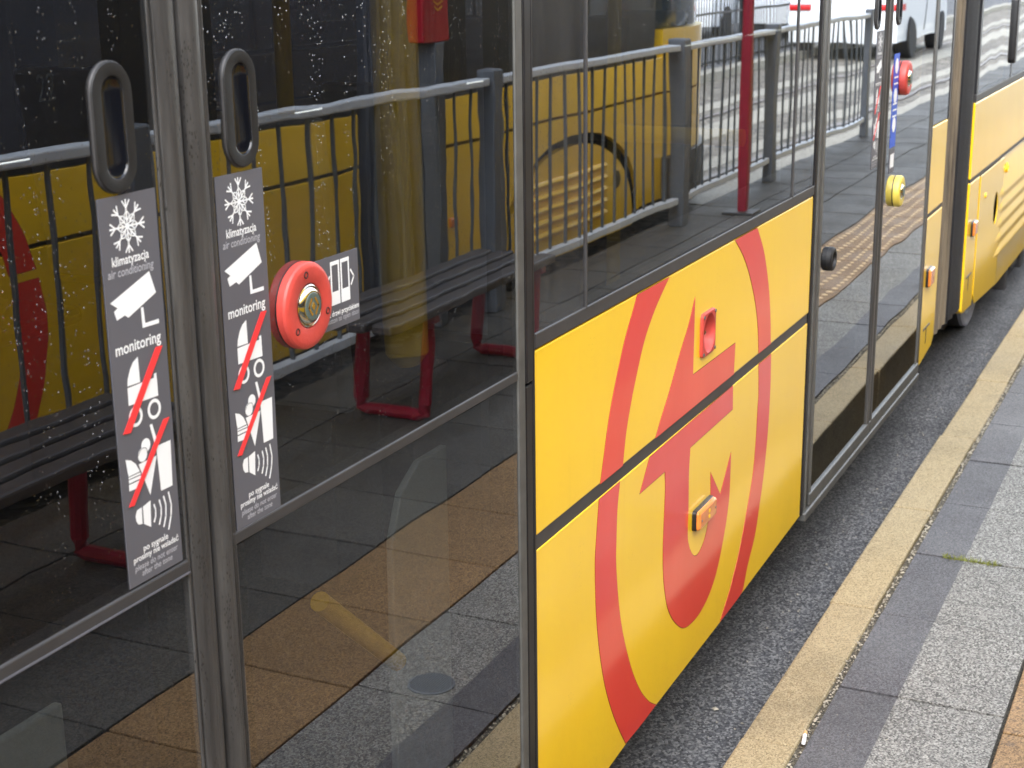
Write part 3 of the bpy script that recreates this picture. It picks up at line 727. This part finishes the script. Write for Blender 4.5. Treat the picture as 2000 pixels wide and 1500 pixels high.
# ---- second module
P(MB().prism([(6.06, .607), (15, .607), (15, .90), (6.06, .90)], -.001, .03), 'upper_side_panel', 'yellow', bevel=.004)
P(MB().prism([(6.06, .592), (6.06, .085), (6.08, .072), (6.30, .062), (6.30, .592)], -.001, .03), 'lower_side_panel', 'yellow', bevel=.004)
pbox('panel_gap', 'darkgrey', 6.065, 14.99, .0006, .027, .5925, .6065)
cvr = MB()
zs = [.02, .05]
prof = [(.022, .0)]
for k in range(5):
    zb = .17+k*.066
    prof += [(zb-.024, 0), (zb-.010, -.006), (zb+.008, -.006), (zb+.024, 0)]
prof += [(.54, 0), (.58, .018), (.589, .018)]
# flat part with the oval hole left of the ribs
cvr2 = MB().prism([(6.31, .589), (6.31, .10), (6.36, .056), (6.95, .022), (6.95, .589)], -.004, .0)
fo = P(cvr2, 'bogie_cover', 'yellow', bevel=.004)
def cut_oval(obj, cx, cz, hw, hh):
    n = 32
    c = MB().prism([(cx+hw*math.cos(2*math.pi*k/n), cz+hh*math.sin(2*math.pi*k/n)) for k in range(n)], -.05, .05)
    cu = c.build('cut', M['black'])
    md = obj.modifiers.new('cut', 'BOOLEAN'); md.object = cu; md.solver = 'EXACT'
    dg = bpy.context.evaluated_depsgraph_get(); dg.update()
    me = bpy.data.meshes.new_from_object(obj.evaluated_get(dg)); obj.modifiers.clear(); obj.data = me
    bpy.data.objects.remove(cu)
cut_oval(fo, 6.78, .39, .060, .070)
P(MB().box(6.32, 7.2, .03, .04, .08, .56), 'bogie_cover_backing', 'softblack')
P(MB().box(6.312, 6.32, .0005, .04, .08, .58), 'bogie_cover_backing', 'yellow')
cvr = MB(); n = len(prof)
cvr.add([(6.952, y_-.004, z_) for z_, y_ in prof]+[(9.4, y_-.004, z_) for z_, y_ in prof], [(i, i+1, i+1+n, i+n) for i in range(n-1)])
for k in range(5):
    zb = .17+k*.066
    cvr.add([(6.80+.014*k, -.0042, zb), (6.952, -.0042, zb-.024), (6.952, -.010, zb-.010), (6.952, -.010, zb+.008), (6.952, -.0042, zb+.024)], [(0, 1, 2), (0, 2, 3), (0, 3, 4)])
P(cvr, 'bogie_cover_ribs', 'yellow', smooth=True)
P(MB().lathe_y([(.022, -.004), (.022, -.012), (.015, -.014), (.012, -.008), (.002, -.008)], 7.02, .535, 20), 'cover_lock', 'yellow', smooth=True)
P(MB().lathe_y([(.012, -.004), (.012, -.008), (.002, -.009)], 6.46, .49, 14), 'cover_bolt', 'yellow', smooth=True)
P(MB().prism([(9.41, .592), (15, .592), (15, .03), (9.41, .03)], -.001, .03), 'lower_side_panel', 'yellow', bevel=.004)
lamp(6.19, .399, .04, .03, False)
P(join(MB().box(6.115, 6.235, -.0022, -.001, .205, .213), MB().box(6.17, 6.178, -.0022, -.001, .15, .205), MB()), 'jacking_slot', 'black')
pbox('window_sill_trim', 'darkgrey', 6.06, 15, -.002, .03, .902, .93, bevel=.002)
for a, b in ((6.10, 6.95), (6.98, 7.9), (7.93, 9.4), (9.43, 10.9), (10.93, 12.4), (12.43, 14.9)):
    pbox('side_window', 'glass_far', a, b, 0, .005, .932, 2.0)
    pbox('window_frame', 'black', b+.001, b+.029, -.001, .03, .932, 2.0)
pbox('window_frame', 'black', 6.062, 6.098, -.001, .03, .932, 2.0)
P(MB().loft(rrect(.03, .14, .02), [(0, 0), (0, -.012), (.006, -.016)], 6.97, 1.13), 'door_opener_housing', 'black', smooth=True)
# bogie and wheels
def wheel(cx, cy):
    w_ = P(MB().lathe_y([(.30, cy+.12), (.325, cy+.10), (.325, cy+.085), (.30, cy+.08), (.298, cy), (.285, cy-.005), (.24, cy+.0), (.22, cy+.03), (.10, cy+.03), (.09, cy-.02), (.01, cy-.02)], cx, .10), 'wheel', 'wheel', smooth=True)
    P(MB().lathe_y([(.302, cy+.07), (.302, cy+.015)], cx, .10), 'tyre_band', 'bogie', w_, smooth=True)
for cx in (7.05, 8.9): wheel(cx, .12)
for cx in (7.28, 9.0): wheel(cx, 2.0)
bg_ = MB(); bg_.box(7.45, 8.8, .06, .24, -.05, .10); bg_.box(7.55, 7.62, .03, .1, -.13, .0); bg_.box(8.1, 8.2, .03, .1, -.12, .0); bg_.box(7.8, 8.02, .04, .1, -.08, .0); bg_.box(7.6, 7.75, .10, .14, -.12, .0); bg_.box(7.95, 8.3, .08, .2, -.16, -.02); bg_.box(8.5, 8.62, .10, .15, -.13, .0)
bg_.tube([(7.5, .16, -.08), (8.8, .16, -.05)], .03, 10); bg_.box(7.78, 7.9, .09, .16, -.1, .02)
bg_.box(7.52, 8.75, .3, 1.9, -.05, .15)
P(bg_, 'bogie_frame', 'bogie', bevel=.008)

# ---- things inside the near tram seen through the glass
def rod(pts, r=.018, name='handrail', mat='pole'): P(MB().tube(pts, r, 14), name, mat, smooth=True)
rod([(1.775, .09, 1.9), (1.775, .085, .98), (1.775, .083, .935), (1.776, .082, .918)], [.031, .031, .030, .016])      # padded grab handle of the right leaf
rod([(3.0, 1.08, .14), (3.0, 1.08, 2.3)], .02)
rod([(4.1, .70, .14), (4.1, .70, 2.3)], .02)
rod([(3.42, .11, 1.05), (3.42, .42, 1.05)], .02)
rod([(.62, .36, .14), (.62, .36, 2.3)], .018)
rod([(1.17, .36, 1.22), (.55, .36, 1.185)], .016)
rod([(1.553, .10, .650), (1.748, .10, .477)], .014, 'step_bar')
P(MB().tube([(5.0, 1.27, .30), (5.03, 1.27, .285), (7.9, 1.27, .285)], [.03, .055, .055], 12), 'heater_duct', 'seat', smooth=True)
def partition(x0, x1, y, z0, z1, cut=.12, name='partition_panel'):
    P(MB().prism([(x0, z0), (x1, z0), (x1, z1), (x0+cut*1.1, z1), (x0+cut*.45, z1-cut*.35), (x0+cut*.1, z1-cut*1.1)], y, y+.012), name, 'panel', bevel=.003)
partition(1.805, 1.99, .14, .15, .73, .09)
partition(.60, 1.135, .16, .14, .69, .05)
def seat(cx, cy):
    s_ = empty('seat', (cx, cy, .14)); s_.parent = tram; s_.matrix_parent_inverse = pinv(tram)
    P(MB().box(cx, cx+.42, cy, cy+.44, .55, .60), 'seat_cushion', 'seatfab', s_, bevel=.02)
    P(MB().prism([(cx-.02, .58), (cx+.03, .58), (cx-.05, 1.18), (cx-.10, 1.18)], cy, cy+.44), 'seat_back', 'seat', s_, bevel=.02)
    P(MB().box(cx+.1, cx+.3, cy+.12, cy+.32, .14, .55), 'seat_pedestal', 'interior', s_)
for sx in (2.5, 3.2): seat(sx, .62)
for sx in (-.6, .2, 2.6, 3.4, 7.0, 7.8): seat(sx, 1.75)

# ================================================================ THE OPPOSITE TRAM (seen as a reflection)
OY = -2.225
ot = empty('tram', (4, OY-1.16, -.2))
tag(ot, 'yellow tram on the opposite track behind the platform fence, its rounded nose pointing away', 'tram')
Q = lambda mb, name, mat, **k: mb.build(name, M[mat], ot, **k)
def front(x0, x1, z0, z1, t=.03, y=OY): return MB().box(x0, x1, y-t, y, z0, z1)
Q(front(-9, 5.22, .667, .868), 'upper_side_panel', 'yellow', bevel=.003)
Q(front(-9, 5.22, .02, .652), 'lower_side_panel', 'yellow', bevel=.003)
Q(front(-9, 5.22, .64, .68, .02, OY-.015), 'panel_gap', 'black')
Q(front(-9, 5.22, .872, 2.1, .02), 'window_band', 'tint_panel')
Q(front(-9, 5.22, .872, 2.1, .02, OY-.06), 'window_backing', 'softblack')
bl = MB(); x = 5.24; pr = []
while x < 5.84: pr += [(x, OY-.09), (x+.02, OY-.05), (x+.05, OY-.05), (x+.07, OY-.09)]; x += .10
n = len(pr); bl.add([(a, b, .05) for a, b in pr]+[(a, b, 2.7) for a, b in pr], [(i, i+1, i+1+n, i+n) for i in range(n-1)])
Q(bl, 'bellows', 'bellowgrey')
Q(front(5.22, 5.9, .05, 2.7, .05, OY-.095), 'bellows_backing', 'bellowdark')
Q(front(5.9, 8.75, .667, .868), 'upper_side_panel', 'yellow', bevel=.003)
arch = [(5.9, .652), (5.9, .03), (6.8, .03)]
wa = MB(); 
arc = [(7.42+.93*math.cos(R(a)), .02+.54*math.sin(R(a))) for a in range(0, 181, 12)]
wa.prism([(8.36, .03), (8.75, .03), (8.75, .652), (5.9, .652), (5.9, .03), (6.48, .03)]+arc[::-1], OY-.03, OY)
Q(wa, 'lower_side_panel', 'yellow')
lc = MB(); arc2 = [(7.42+.86*math.cos(R(a)), -.0+.50*math.sin(R(a))) for a in range(0, 181, 10)]
lc.prism(arc2+[(6.56, -.06), (8.28, -.06)], OY-.05, OY-.02)
Q(lc, 'bogie_cover', 'yellow')
rb = MB()
for k in range(5): rb.tube([(6.9, OY-.018, .08+k*.065), (7.85, OY-.018, .08+k*.065)], .016, 8)
Q(rb, 'bogie_cover_ribs', 'yellow', smooth=True)
Q(MB().lathe_y([(.05, OY-.017), (.045, OY-.015), (.001, OY-.015)], 8.02, .24, 20), 'cover_hole', 'black')
Q(front(5.9, 8.75, .0, .6, .02, OY-.07), 'wheel_arch', 'softblack')
Q(front(5.9, 8.6, .872, 2.1, .02), 'window_band', 'tint_panel')
Q(front(5.9, 8.6, .872, 2.1, .02, OY-.06), 'window_backing', 'softblack')
# rounded nose in plan
def nose(z0, z1, x0=8.75, L=1.55, name='nose', mat='yellow', grow=0):
    pts = [(x0, OY+grow)]
    for k in range(0, 13):
        a = R(90*k/12); pts.append((x0+.15+(L-.15)*math.sin(a)**.7+grow, OY-1.16+1.16*math.cos(a)**.7+grow*.5))
    pts += [(x0, OY-1.16)]
    back = [(x, 2*(OY-1.16)-y) for x, y in pts[::-1]]
    return Q(MB().prismz(pts+back, z0, z1), name, mat, bevel=.02, smooth=True)
nose(.667, 1.03); nose(.28, .655, name='nose_skirt'); nose(-.04, .275, name='bumper', mat='darkgrey', grow=.05)
nose(1.035, 2.2, name='windscreen', mat='carglass', grow=-.06); nose(2.2, 2.8, name='destination_housing', mat='black', grow=-.05)
Q(MB().box(-9, 8.76, OY-2.32, OY-.02, 2.1, 2.9), 'roof', 'yellow', bevel=.05)
Q(MB().box(-9, 5.2, OY-2.25, OY-.10, -.04, .1), 'underframe', 'softblack')
Q(MB().box(-9, 8.75, OY-2.32, OY-2.29, .0, 2.1), 'far_side_panel', 'yellow')
emblem(ot, y=OY, flip=-1, xf=lambda p: (5.64-p[0], p[1]))
for o in ot.children:
    if o.name.startswith('emblem'):
        for v in o.data.vertices: pass
lampc = MB().loft(rrect(.04, .02, .006), [(0, 0), (0, .012), (.004, .016)], 5.99, .32); lampc.v = [(x, OY+y, z) for x, y, z in lampc.v]
Q(lampc, 'marker_lamp', 'amber', smooth=True)

# ================================================================ PLATFORM FURNITURE
# fence with flat rails and thin bars
FY = -1.875
fence = empty('fence', (7, FY, 0)); tag(fence, 'grey steel fence of thin upright bars along the back of the platform', 'fence')
px = [3.40, 5.70, 8.02, 9.85, 12.6]
px = [-1.2, 1.1]+px
for x in px:
    MB().box(x-.05, x+.05, FY-.04, FY+.04, 0, 1.02).build('post', M['postgrey'], fence, bevel=.008)
for a, b in zip(px[:-1], px[1:]):
    MB().box(a+.07, b-.07, FY-.03, FY+.03, .957, .990).build('top_rail', M['galv'], fence, bevel=.006)
    MB().box(a+.07, b-.07, FY-.02, FY+.02, .13, .165).build('bottom_rail', M['galv'], fence, bevel=.004)
    bars = MB(); x = a+.16
    while x < b-.1: bars.box(x-.0048, x+.0048, FY-.006, FY+.006, .165, .955); x += .15
    bars.build('bars', M['bar'], fence)
    if 0: pass
# benches with red loop legs and dark slats
def bench(x0, x1, legs, label):
    b = empty('bench', ((x0+x1)/2, -1.55, 0)); tag(b, label, 'bench', 'slatted benches along the fence')
    for k in range(4):
        y = -1.325-k*.088
        MB().box(x0, x1, y-.066, y, .360, .392).build('seat_slat', M['wood'], b, bevel=.008)
    for lx in legs:
        MB().tube([(lx, -1.37, .335), (lx, -1.385, .06), (lx, -1.39, .03), (lx, -1.41, .022), (lx, -1.60, .022), (lx, -1.618, .03), (lx, -1.622, .06), (lx, -1.60, .335)], .021, 10).build('leg', M['maroon'], b, True)
        MB().box(lx-.02, lx+.02, -1.655, -1.335, .335, .36).build('seat_bearer', M['maroon'], b)
    return b
bench(3.86, 5.12, (4.17, 5.03), 'dark slatted bench with red loop legs opposite the open panel of the tram')
bench(.9, 2.95, (1.1, 2.02, 2.78), 'dark slatted bench with red loop legs facing the left door leaf')
# maroon shelter post
sp = empty('shelter_post', (8.55, -1.66, 0)); tag(sp, 'slim maroon steel post standing on the platform', 'post')
MB().box(8.53, 8.58, -1.68, -1.63, .0, 2.6).build('shaft', M['maroon'], sp, bevel=.01)
MB().box(8.46, 8.64, -1.75, -1.57, .0, .016).build('foot_plate', M['darkgrey'], sp, bevel=.003)
# stop pillar with red board
pi_ = empty('stop_pillar', (5.25, -1.93, 0)); tag(pi_, 'grey stop pillar carrying a red board with gold ornament', 'sign')
MB().box(5.34, 5.42, -2.02, -1.95, .0, 1.14).build('shaft', M['postgrey'], pi_, bevel=.006)
bd = MB().box(5.27, 5.47, -2.02, -1.95, 1.14, 1.60).build('board', plain('red_board', (168, 24, 44), .4), pi_, bevel=.006)
od = MB(); oy = -1.9475
for k in range(6):
    a = math.pi*k/6
    line(od, [(5.37-.045*math.cos(a), 1.47-.045*math.sin(a)), (5.37+.045*math.cos(a), 1.47+.045*math.sin(a))], .006, oy+.0002*k)
for k in range(4): line(od, [(5.37-.055+.008*k, 1.34-.022*k), (5.37, 1.325-.022*k), (5.37+.055-.008*k, 1.34-.022*k)], .008, oy+.0002*k)
od.build('ornament', M['gold'], bd)

# black fence between the tracks and the road
bf = empty('fence', (20, -6.1, -.2)); tag(bf, 'black bar fence between the tracks and the road', 'fence')
x = 6.0; bars = MB()
while x < 40: bars.box(x-.008, x+.008, -6.108, -6.092, -.1, .85); x += .14
bars.build('bars', M['blackfence'], bf)
for z in (.85, .62, -.06): MB().box(6, 40, -6.12, -6.08, z, z+.03).build('rail', M['blackfence'], bf)
for x in (6, 9.4, 12.8, 16.2, 19.6, 23, 26.4, 29.8, 33.2, 36.6, 40): MB().box(x-.03, x+.03, -6.13, -6.07, -.2, .95).build('post', M['blackfence'], bf)

# white cars
def car(x, y, s=1, label='', z=-.2, flip=1):
    c = empty('parked_car', (x, y, z)); tag(c, label, 'car', 'white cars on the road behind the tracks')
    prof = [(-2.1, .28), (-2.15, .62), (-2.05, .92), (-1.75, 1.02), (-1.35, 1.42), (-.9, 1.52), (.2, 1.52), (.6, 1.42), (1.15, 1.0), (1.9, .86), (2.12, .66), (2.15, .3)]
    for k in (0,):
        pts = []
        for px_, pz in prof: pts.append((px_*flip, pz))
        def archy(cx):
            return [(cx*flip+flip*.36*math.cos(R(a)), .30+.36*math.sin(R(a))) for a in range(0, 181, 20)]
        low = archy(1.32)+[]+archy(-1.32)
        pts = pts+[(1.68*flip, .28)]+archy(1.32)+archy(-1.32)
    body = MB().prism([(x+a, z+b) for a, b in pts], y-.86, y+.86).build('body', M['carwhite'], c, bevel=.06, smooth=True)
    gp = [(-1.55, 1.04), (-1.25, 1.38), (-.9, 1.45), (.2, 1.45), (.5, 1.36), (.98, 1.02)]
    MB().prism([(x+flip*a, z+b) for a, b in gp], y-.868, y+.868).build('side_window', M['carglass'], c)
    for sx in (-1.32, 1.32):
        for sy in (-.80, .80):
            t = MB().lathe_y([(.2, y+sy-.1), (.31, y+sy-.1), (.33, y+sy-.07), (.33, y+sy+.07), (.31, y+sy+.1), (.2, y+sy+.1)], x+sx*flip, z+.33, 28)
            wq = t.build('wheel', M['tyre'], c, True)
            MB().lathe_y([(.21, y+sy+.085), (.19, y+sy+.10), (.06, y+sy+.08), (.02, y+sy+.09)], x+sx*flip, z+.33, 20).build('rim', M['rim'], wq, True)
    for sy in (-.70, .70): MB().loft(rrect(.15, .05, .03), [(0, y+sy-.16), (0, y+sy+.17)], x-1.99*flip, z+.82).build('tail_light', M['taillight'], c, True)
    MB().box(x-.02, x+.0, y+.861, y+.872, z+.4, z+1.0).build('door_seam', M['black'], c)
    for sx in (1,): MB().box(x+.6*flip-.08, x+.6*flip+.08, y+.88, y+1.02, z+.98, z+1.1).build('mirror', M['carwhite'], c, bevel=.02)
car(31.1, -9.4, label='white car behind the black fence, nearest the opposite tram', flip=-1)
car(32.6, -7.6, label='white car with its tail towards the tram gap, in the middle of the three', flip=-1)
car(26.6, -4.9, label='white car standing nearest the tracks, farthest along the road', flip=1)

# trees and building across the road
def tree(x, y, h, r, label):
    t = empty('tree', (x, y, -.2)); tag(t, label, 'tree')
    tk = MB().tube([(x, y, -.2), (x+.05, y, h*.3), (x-.05, y+.05, h*.6), (x, y, h*.85)], [.16, .12, .08, .03], 9)
    for k in range(7):
        a = random.uniform(0, 6.28); z = h*random.uniform(.3, .7)
        tk.tube([(x, y, z), (x+r*.6*math.cos(a), y+r*.6*math.sin(a), z+h*.2)], [.05, .015], 6)
    tk.build('trunk', M['bark'], t, True)
    cr = MB()
    cl = [(x+random.gauss(0, r*.45), y+random.gauss(0, r*.45), h*.62+random.gauss(0, h*.16)) for _ in range(26)]
    for k in range(2600):
        c = random.choice(cl); p = Vector((c[0]+random.gauss(0, r*.17), c[1]+random.gauss(0, r*.17), c[2]+random.gauss(0, r*.17)))
        a = Vector((random.gauss(0, 1), random.gauss(0, 1), random.gauss(0, 1))).normalized(); b = a.orthogonal().normalized(); s_ = random.uniform(.05, .11)
        cr.add([p-a*s_, p+b*s_*.6, p+a*s_, p-b*s_*.6], [(0, 1, 2, 3)])
    cr.build('crown', M['leaf'], t)
tree(30.5, -11.5, 5.5, 2.2, 'green tree across the road, nearest the tram nose')
tree(22, -13, 6.5, 2.6, 'taller green tree across the road, left of the others')
tree(44, -13, 6, 2.4, 'green tree across the road, farthest along')
bd_ = empty('building', (30, -30, -.2)); tag(bd_, 'long pale rendered block with rows of windows across the road', 'building')
MB().box(-10, 80, -40, -30, -.2, 14).build('wall', M['render'], bd_)
MB().box(-10.3, 80.3, -40.3, -29.7, 14, 14.5).build('roof', M['roof'], bd_)
for fl_ in range(4):
    for k in range(22):
        x = -6+k*4
        wq = MB().box(x, x+1.5, -30.02, -29.95, 1.2+fl_*3.2, 2.9+fl_*3.2).build('window', M['roof'], bd_)
        MB().box(x+.08, x+1.42, -29.949, -29.94, 1.28+fl_*3.2, 2.82+fl_*3.2).build('pane', M['carglass'], wq)
